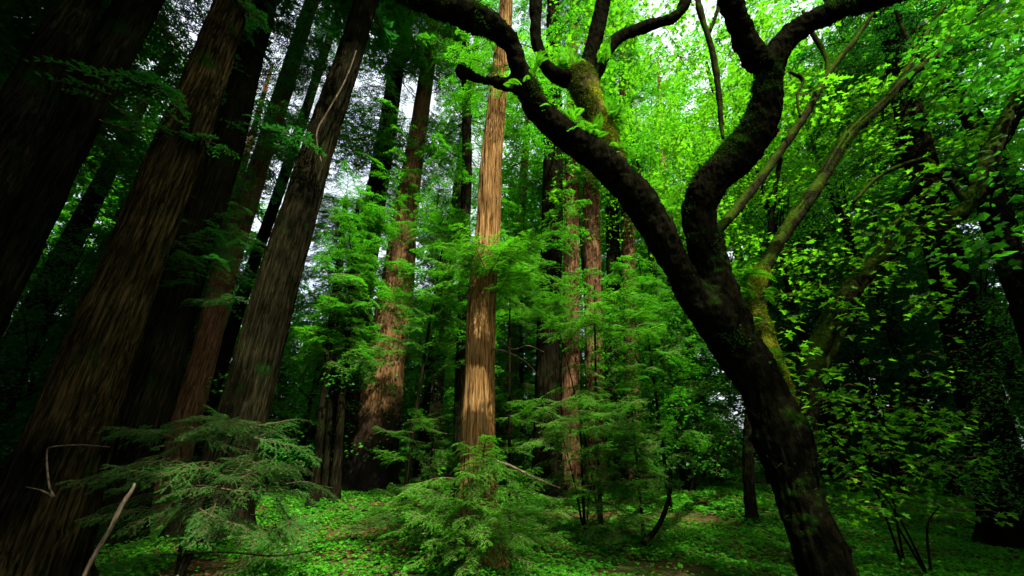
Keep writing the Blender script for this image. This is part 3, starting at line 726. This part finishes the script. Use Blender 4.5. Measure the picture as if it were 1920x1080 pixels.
b = gp(385, 6.6)
rw_bush('redwood_bush', b, [((0, 0, 1.9, .85, .5, .12), 22, .65, 1.2, 0, 180, 2), ((.1, -.1, 1.5, .9, .5, .15), 20, .65, 1.25, -60, 130, -6), ((.2, -.1, 1.05, 1.0, .5, .15), 18, .6, 1.3, -50, 120, -14), ((.5, -.1, .65, .9, .5, .15), 10, .5, 1., -60, 110, -20)],
        'wide drooping dark green bush in front of the massive leaning redwood', RWBLUE, stems=((.2, .1, 1.9, .05), (-.6, .1, 1.7, .03), (.8, 0, 1.6, .03), (.4, -.2, 1.4, .02)), cat='bush')
b = gp(800, 8.6)
rw_bush('redwood_sapling', b, [((0, 0, 1.3, .5, .4, .9), 46, .5, 1., 0, 180, 5), ((-.1, -.3, .5, .5, .4, .4), 18, .4, .9, -90, 120, 0)], 'feathery sapling standing at the left of the sunlit redwood', RWLEAF, stems=((.1, .1, 2.6, .03),))
b = gp(1090, 9.6)
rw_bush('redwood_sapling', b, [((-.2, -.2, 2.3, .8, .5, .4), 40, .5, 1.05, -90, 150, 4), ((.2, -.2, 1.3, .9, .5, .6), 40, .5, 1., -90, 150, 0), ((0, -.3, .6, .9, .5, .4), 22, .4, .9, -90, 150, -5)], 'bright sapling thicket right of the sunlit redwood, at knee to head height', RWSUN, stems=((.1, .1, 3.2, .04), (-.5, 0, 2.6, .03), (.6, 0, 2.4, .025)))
b = gp(1195, 9.2)
rw_bush('redwood_sapling', b, [((0, 0, 1.9, .6, .5, .9), 52, .5, 1., -90, 150, 2), ((.1, -.1, .6, .6, .4, .4), 18, .4, .8, -90, 150, -8)], 'lacy pale green sapling at the right end of the thicket', RWLEAF, stems=((.1, .1, 3.0, .04),))
b = gp(1120, 10.6)
rw_bush('redwood_sapling', b, [((.3, -.2, 5.1, 1.1, .6, .55), 46, .6, 1.3, -90, 150, 8), ((-.9, -.2, 5.2, .5, .4, .5), 14, .6, 1.1, -120, 60, 12), ((0, 0, 3.6, .5, .3, .5), 12, .5, 1., -90, 150, 0)], 'tall sapling with a bright leafy top in front of the fused redwoods', RWSUN, stems=((.3, -.2, 6.0, .06), (-.9, -.2, 5.4, .03)))
b = gp(955, 9.3)
rw_bush('redwood_sapling', b, [((0, -.1, 5.6, .45, .4, .7), 26, .6, 1.2, -30, 100, 8), ((.1, -.1, 2.2, .3, .3, .5), 8, .4, .8, -30, 90, 0)], 'slim sapling close behind the right side of the sunlit redwood', RWSUN, stems=((0, 0, 6.4, .05),))
b = gp(760, 11.5)
rw_bush('redwood_sapling', b, [((.3, 0, 6.0, .9, .6, 1.0), 40, .7, 1.5, -90, 180, 2), ((.9, -.3, 8.2, .7, .6, .9), 24, .7, 1.4, -90, 180, 0), ((-.1, -.2, 4.6, .5, .4, .5), 18, .6, 1.2, -90, 180, 0)], 'leafy young redwood hiding the middle of the burnt-footed trunk', RWLEAF, tm=MID, stems=((.6, 0, 9.2, .07),))
b = gp(1250, 12)
rw_bush('redwood_sapling', b, [((0, 0, 3.0, 1.0, .7, 1.6), 70, .7, 1.3, -90, 180, 0), ((.2, 0, 6.0, .9, .6, 1.6), 50, .7, 1.4, -90, 180, 0)], 'green sapling in the gap left of the leaning maple trunk', RWLEAF, tm=MID, stems=((.1, 0, 7.6, .06),))

# layered maple shrub low at right
def leafy_shrub(name, base, C, rad, n, size, label, leaf, tmpl=MLEAF, cat='shrub', stems=6):
    t = thing(name, base, label, cat); lg, wg = Geo(), Geo()
    leaf_layers(lg, wg, C, rad, n, size, tmpl)
    sg = Geo()
    for i in rng.choice(len(C), min(stems, len(C)), replace=False):
        c = spline([np.asarray(base) - [0, 0, .1], (np.asarray(base) * .6 + C[i] * .4) + [0, 0, .25], C[i]], 10)
        tube(sg, c, np.linspace(.022, .006, 10), 6)
    link('stem', sg.mesh('stem', base, True), SHADEBARK, t)
    link('foliage', lg.mesh('foliage', base), leaf, t); link('twigs', wg.mesh('twigs', base), TWIG, t)
    return t
C = px_points(60, 1500, 1840, 740, 960, 6.2, 8.0, lambda x, y: (y > 720 + (x - 1500) * .15))
leafy_shrub('maple_shrub', gp(1680, 7.1), C, rng.uniform(.2, .4, len(C)), 13, .11, 'green layered maple shrub beside the foot of the big dark maple', MAPLELEAF, stems=3)
C = px_points(14, 1560, 1800, 590, 760, 6.4, 7.6)
leafy_shrub('maple_shrub', gp(1640, 7.8), C, rng.uniform(.15, .3, len(C)), 7, .11, 'sparse maple shrub with floating leaf tiers above the layered shrub', MAPLELEAF, stems=2)
C = px_points(120, 1790, 2060, 560, 960, 7.4, 8.4)
leafy_shrub('evergreen_shrub', gp(1880, 8.0), C, rng.uniform(.2, .4, len(C)), 26, .07, 'small leaved evergreen shrub against the thick black trunk', BROADLEAF, QLEAF, stems=6)

# ------------------------------------------------------------------ dead wood
def stick(name, pts, label, mat_=DEADWOOD, k=8, cat='dead branch'):
    c = limb(pts); b = c[0, :3].copy(); g = Geo()
    tube(g, c[:, :3], c[:, 3], k, lambda V, r: .15 * r * vnoise(V * 20))
    o = link(name, g.mesh(name, b, True), mat_); o.location = b
    return tag(o, label, cat)
stick('dead_branch', [(150, 1100, 11, 4.6), (172, 1050, 10, 4.6), (208, 990, 9.5, 4.6), (230, 945, 9, 4.6), (246, 922, 8, 4.6), (253, 906, 4, 4.6)], 'broken pale branch stub poking up below the drooping bush')
stick('dead_branch', [(205, 838, 1.5, 5.0), (150, 834, 2.5, 4.9), (96, 838, 3.5, 4.85), (88, 848, 3.6, 4.84), (89, 885, 4, 4.8), (94, 918, 4.2, 4.75), (102, 932, 4.5, 4.75), (80, 920, 3.5, 4.75), (48, 913, 1.5, 4.7)], 'crooked thin dead twig in front of the massive leaning redwood')
stick('dead_branch', [(668, 95, 1.5, 8.9), (656, 130, 2.5, 8.85), (640, 165, 3, 8.8), (617, 205, 3.5, 8.7), (597, 240, 3.5, 8.7), (594, 265, 2.5, 8.7), (603, 305, 1.5, 8.7)], 'hanging dead twig on the broad furrowed redwood')
stick('fallen_branch', [(300, 1040, 3, 5.2), (420, 1035, 4, 5.5), (520, 1042, 3, 5.9), (600, 1030, 2, 6.2)], 'thin fallen branch on the dark ground under the drooping bush', SHADEBARK)
stick('fallen_branch', [(1205, 1020, 10, 8.4), (1235, 985, 9, 8.5), (1255, 930, 8, 8.7), (1258, 870, 6, 8.9)], 'dark bent sapling stump at the right of the thicket', SHADEBARK)
for (pts, lab) in (([(922, 655, 5, 7.7), (950, 660, 4, 7.6), (985, 678, 3, 7.5), (1010, 705, 1.5, 7.4)], 'bare pale dead branch sticking out right of the sunlit redwood, upper one'),
                   ([(915, 860, 6, 7.6), (960, 875, 5, 7.4), (1010, 900, 3.5, 7.2), (1050, 915, 2, 7.1)], 'bare dead branch low on the right of the sunlit redwood, above the sprays'),
                   ([(940, 640, 1.5, 7.5), (962, 655, 2.2, 7.55), (990, 648, 2, 7.5), (1020, 660, 1.2, 7.4)], 'thin forked dead twig beside the sunlit redwood, just under its leafy collar')):
    stick('dead_branch', pts, lab)
# ------------------------------------------------------------------ young trees behind
def young_redwood(H, n, l, tm, leaf, bark=SHADEBARK, low=.06):
    t = link('young_redwood', None); g = Geo(); zs = np.linspace(-.3, H, 30)
    tube(g, np.stack([.12 * np.sin(zs * .3), .1 * np.cos(zs * .23), zs], -1), np.linspace(H * .011, .02, 30), 10)
    link('trunk', g.mesh('trunk', smooth=True), bark, t)
    z = H * (low + (1 - low) * rng.uniform(0, 1, n) ** .9); az = np.arange(n) * 2.39996
    L = l * (1.12 - .9 * (z / H)) * rng.uniform(.6, 1.2, n)
    lg, wg = Geo(), Geo()
    rw_branches(lg, wg, np.stack([.12 * np.sin(z * .3), .1 * np.cos(z * .23), z], -1), az, rng.normal(-.1, .2, n), L, tm)
    link('crown', lg.mesh('crown'), leaf, t); link('branches', wg.mesh('branches'), TWIG, t)
    return t

def broad_tree(H, n, rad, leaf, lo=.12):
    t = link('understorey_tree', None); g = Geo(); ng = 9
    cent = np.stack([rng.normal(0, rad * .45, n), rng.normal(0, rad * .45, n), H * (lo + (1 - lo) * rng.uniform(0, 1, n))], -1)
    tube(g, spline([[0, 0, -.3], [.15, .1, H * .3], [-.1, .1, H * .6], [.1, 0, H * .95]], 24), np.linspace(H * .012, .02, 24), 9)
    for i in range(0, n, 5):
        c = cent[i]
        if math.hypot(c[0], c[1]) > 2.0: continue
        tube(g, spline([[0.05, .05, c[2] * .7], c * [.5, .5, .88], c], 7), np.linspace(.035, .006, 7), 4, cap=False)
    link('trunk', g.mesh('trunk', smooth=True), SHADEBARK, t)
    lg = Geo(); leaf_layers(lg, None, cent, rng.uniform(.4, .9, n), 46, .12, WLEAF, flat=.16, tilt=.5)
    link('crown', lg.mesh('crown'), leaf, t)
    return t

YR = [young_redwood(13, 190, 2.6, MID, RWLEAF), young_redwood(19, 260, 3.2, MID, RWLEAF), young_redwood(24, 260, 3.6, LO, RWDARK), young_redwood(9, 130, 2.2, MID, RWSUN)]
BT = [broad_tree(7, 110, 2.6, BROADLEAF), broad_tree(10, 170, 3.2, BROADLEAF), broad_tree(20, 190, 4.6, MAPLELEAF, .50), broad_tree(10, 170, 3.4, BROADLEAF, .3), broad_tree(10, 180, 3.2, SHADELEAF)]
used = {}
def put(src, px, Y, sc, label, cat, group):
    p = gp(px, Y); rz = rng.uniform(0, 6.28)
    if src.name not in used:
        used[src.name] = 1; src.location = p; src.rotation_euler = (0, 0, rz); src.scale = (sc,) * 3
        tag(src, label, cat, group)
    else:
        copy_thing(src, p, rz, sc, label, group)['category'] = cat
GY, GB = 'young redwoods filling the gaps behind', 'leafy understorey trees behind'
for (k, px, Y, sc, lab) in (
    (2, 60, 17, .8, 'dark young redwood behind the two black trunks at the left edge'),
    (2, 190, 15, .6, 'dark young redwood behind the massive leaning redwood, left side'),
    (0, 330, 24, 1, 'young redwood dimly seen between massive redwood and slim brownish trunk'),
    (0, 455, 22, 1, 'young redwood low between slim brownish trunk and broad furrowed redwood'),
    (3, 575, 19, 1, 'pale young redwood in the gap right of the broad furrowed redwood'),
    (0, 610, 27, 1, 'young redwood behind the three thin sapling stems'),
    (2, 690, 31, 1.05, 'tall dark young redwood against the sky right of the broad furrowed redwood'),
    (2, 600, 36, 1.1, 'farthest young redwood seen in the sky gap, between broad furrowed redwood and sapling stems'),
    (1, 790, 24, 1, 'young redwood between burnt-footed redwood and dark slanting trunk'),
    (3, 850, 20, 1, 'short young redwood behind the narrow dark trunk'),
    (0, 985, 18, 1, 'young redwood filling the gap right of the sunlit redwood'),
    (1, 1060, 26, 1, 'tall young redwood behind the dark upright redwood'),
    (1, 1215, 21, 1, 'tall young redwood behind the arching left maple limb'),
    (2, 1290, 26, 1, 'tall dark young redwood between the two maple limbs'),
    (0, 1350, 17, 1, 'young redwood behind the lower maple trunk'),
    (1, 1545, 24, 1, 'young redwood behind the mossy arching maple'),
    (2, 1640, 20, 1, 'dark young redwood among the pale trunks at right'),
    (1, 1830, 19, 1, 'dark young redwood behind the thick black trunk at right')):
    put(YR[k], px, Y, sc, lab, 'young redwood', GY)
for (k, px, Y, sc, lab) in (
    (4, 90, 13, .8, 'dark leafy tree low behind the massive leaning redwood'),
    (0, 560, 15, 1, 'leafy tree right of the broad furrowed redwood foot'),
    (1, 640, 23, 1, 'leafy tree lit pale behind the sapling stems'),
    (0, 780, 19, 1, 'leafy tree right of the burnt-footed redwood'),
    (1, 930, 25, 1, 'leafy tree behind the foot of the sunlit redwood'),
    (0, 1230, 15, 1, 'leafy tree between the redwood pair and the maple trunk'),
    (1, 1320, 20, 1, 'leafy tree filling the space under the left maple limb'),
    (2, 1290, 15, .95, 'bright maple foliage tree in the fork of the big dark maple'),
    (2, 1450, 17, 1.0, 'bright maple foliage tree right of the big maple fork'),
    (2, 1600, 15, 1.0, 'bright maple foliage tree behind the mossy arching branch'),
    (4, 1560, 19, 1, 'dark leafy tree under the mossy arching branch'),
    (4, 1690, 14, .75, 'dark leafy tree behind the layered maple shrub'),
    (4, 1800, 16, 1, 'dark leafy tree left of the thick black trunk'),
    (4, 1905, 17, 1.1, 'leafy tree with shade-darkened leaves at the right edge behind the thick black trunk'),
    (4, 2010, 13, 1, 'leafy tree with shade-darkened leaves cut off by the right edge of the picture'),
    (4, -10, 17, 1, 'leafy tree with shade-darkened leaves cut off by the left edge, beyond the two black trunks'),
    (4, -60, 12.5, .9, 'near leafy tree with shade-darkened leaves cut off by the left edge behind the massive leaning redwood'),
    (4, 1740, 22, 1.2, 'farther leafy tree with shade-darkened leaves between the pale trunks at right'),
    (2, 1780, 14, 1.0, 'maple foliage tree filling the upper right corner')):
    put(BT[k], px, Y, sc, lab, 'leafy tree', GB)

# the far wood, one mass
def far_wood():
    lg, tg = Geo(), Geo()
    n = 10500; a = rng.uniform(-1.15, 1.15, n); r = rng.uniform(28, 60, n)
    bk = np.arange(n) >= 6500; a[bk] = np.where(rng.uniform(0, 1, 4000) < .37, rng.uniform(1.15, 2.42, 4000), rng.uniform(2.95, 5.13, 4000)); r[bk] = rng.uniform(20, 42, 4000)  # unseen ring behind, added to block sky light, with a gap for sun
    x, y = r * np.sin(a), r * np.cos(a)
    px = 960 + FPX * (x / np.maximum(y, .5)) * .95
    hm = np.interp(px, [-200, 300, 450, 560, 760, 850, 1000, 1500, 2200], [30, 22, 15, 11, 11, 17, 32, 38, 36])
    hm[bk] = 34; z = gz(x, y) + hm * rng.uniform(0, 1, n) ** .85
    rw_branches(lg, None, np.stack([x, y, z], -1), rng.uniform(0, 6.28, n), rng.normal(-.1, .25, n), rng.uniform(2.2, 4.2, n), LO)
    for i in range(46):
        aa, rr = rng.uniform(-1.1, 1.1), rng.uniform(26, 55); X, Y_ = rr * math.sin(aa), rr * math.cos(aa)
        zz = np.linspace(-.5, .92 * np.interp(960 + FPX * .95 * X / Y_, [-200, 300, 450, 560, 760, 850, 1000, 1500, 2200], [30, 22, 13, 9, 9, 15, 32, 38, 36]), 10) + g1(X, Y_)
        tube(tg, np.stack([X + 0 * zz, Y_ + 0 * zz, zz], -1), np.linspace(rng.uniform(.35, .7), .15, 10), 12)
    t = link('distant_woodland', None); t['kind'] = 'stuff'
    tag(t, 'distant mass of green forest closing off the view', 'forest', kind='stuff')
    a_ = link('foliage', lg.mesh('foliage'), RWLEAF, t); b_ = link('trunks', tg.mesh('trunks', smooth=True), SHADEBARK, t)
    a_['kind'] = b_['kind'] = 'stuff'
far_wood()

# unseen redwoods added round and behind the photographer: their crowns shade the left
GC = 'unseen redwoods added for shade'
shade = young_redwood(32, 330, 5.2, MID, RWDARK, low=.34)
first = True
SH = [(-9, -3), (-6, -8), (-13, 3), (-16, 9), (-2.2, -7.5), (-6.8, -1.0), (-3.8, -3.4), (-4.5, -6), (-11, -7), (-10.5, 1.5), (-20, 2)]
for i, (x, y) in enumerate(SH):
    p = (x, y, g1(x, y))
    lab = 'unseen tall redwood added behind the viewpoint for shade'
    if first:
        shade.location = p; tag(shade, lab, 'redwood tree', GC); first = False
    else: copy_thing(shade, p, rng.uniform(0, 6.28), 1, lab, GC)

GM = 'unseen leafy trees added for shade'
for (x, y, k, sc) in ((8.2, -.9, 3, 1.1), (10.2, 3.0, 3, 1.15), (17.0, 6.6, 3, 1.1), (12.5, -1.5, 3, 1.2), (14.5, 4.5, 3, 1.2)):  # unseen trees added to shade the big maple and the right side
    if (x, y) == (8.2, -.9):
        o = BT[3]; o.location = (x, y, g1(x, y)); o.scale = (sc,) * 3; tag(o, 'unseen leafy tree added right of the viewpoint for shade', 'leafy tree', GM)
    else: copy_thing(BT[k], (x, y, g1(x, y)), rng.uniform(0, 6.28), sc, 'unseen leafy tree added right of the viewpoint for shade', GM)

# ------------------------------------------------------------------ light, sky, camera
SUN = Vector((.27, -.55, .79)).normalized()
sd = bpy.data.lights.new('sun', 'SUN'); sd.energy = 3.4; sd.angle = R(.6); sd.color = (1, .93, .80)
so = link('sun', sd); so.rotation_euler = (-SUN).to_track_quat('-Z', 'Y').to_euler(); so.location = SUN * 60
w = bpy.data.worlds.new('World'); S.world = w; w.use_nodes = True
nt = w.node_tree; bg = nt.nodes['Background']; bg.inputs[1].default_value = .15
sk = nt.nodes.new('ShaderNodeTexSky'); sk.sky_type = 'NISHITA'; sk.sun_disc = False; sk.dust_density = 10; sk.ozone_density = 1.2; sk.air_density = .7
sk.sun_elevation = math.asin(SUN.z); sk.sun_rotation = math.atan2(SUN.x, SUN.y)
tcw = nt.nodes.new('ShaderNodeTexCoord')                      # thin bright cloud veil over the blue
nw = nt.nodes.new('ShaderNodeTexNoise'); nw.inputs['Scale'].default_value = 2.2; nw.inputs['Detail'].default_value = 5
nt.links.new(tcw.outputs['Generated'], nw.inputs['Vector'])
rw_ = ramp(nt, [(.3, (.35, .35, .35)), (.65, (.9, .9, .9))]); nt.links.new(nw.outputs[0], rw_.inputs[0])
mw_ = nt.nodes.new('ShaderNodeMix'); mw_.data_type = 'RGBA'
nt.links.new(rw_.outputs[0], mw_.inputs[0]); nt.links.new(sk.outputs[0], mw_.inputs[6]); mw_.inputs[7].default_value = (2.1, 2.25, 2.35, 1)
nt.links.new(mw_.outputs[2], bg.inputs[0])

cam = bpy.data.cameras.new('camera'); co = link('camera', cam)
cam.sensor_width = 36; cam.lens = FPX / 1920 * 36; cam.clip_start = .05; cam.clip_end = 2000
co.location = (0, 0, CAMZ); co.rotation_euler = (R(90) + PITCH, 0, 0)
S.camera = co
S.view_settings.view_transform = 'Standard'; S.view_settings.look = 'None'
S.view_settings.exposure = 2.2; S.view_settings.gamma = 1
S.cycles.max_bounces = 6; S.cycles.diffuse_bounces = 4; S.cycles.transmission_bounces = 4; S.cycles.glossy_bounces = 2
S.cycles.use_denoising = True
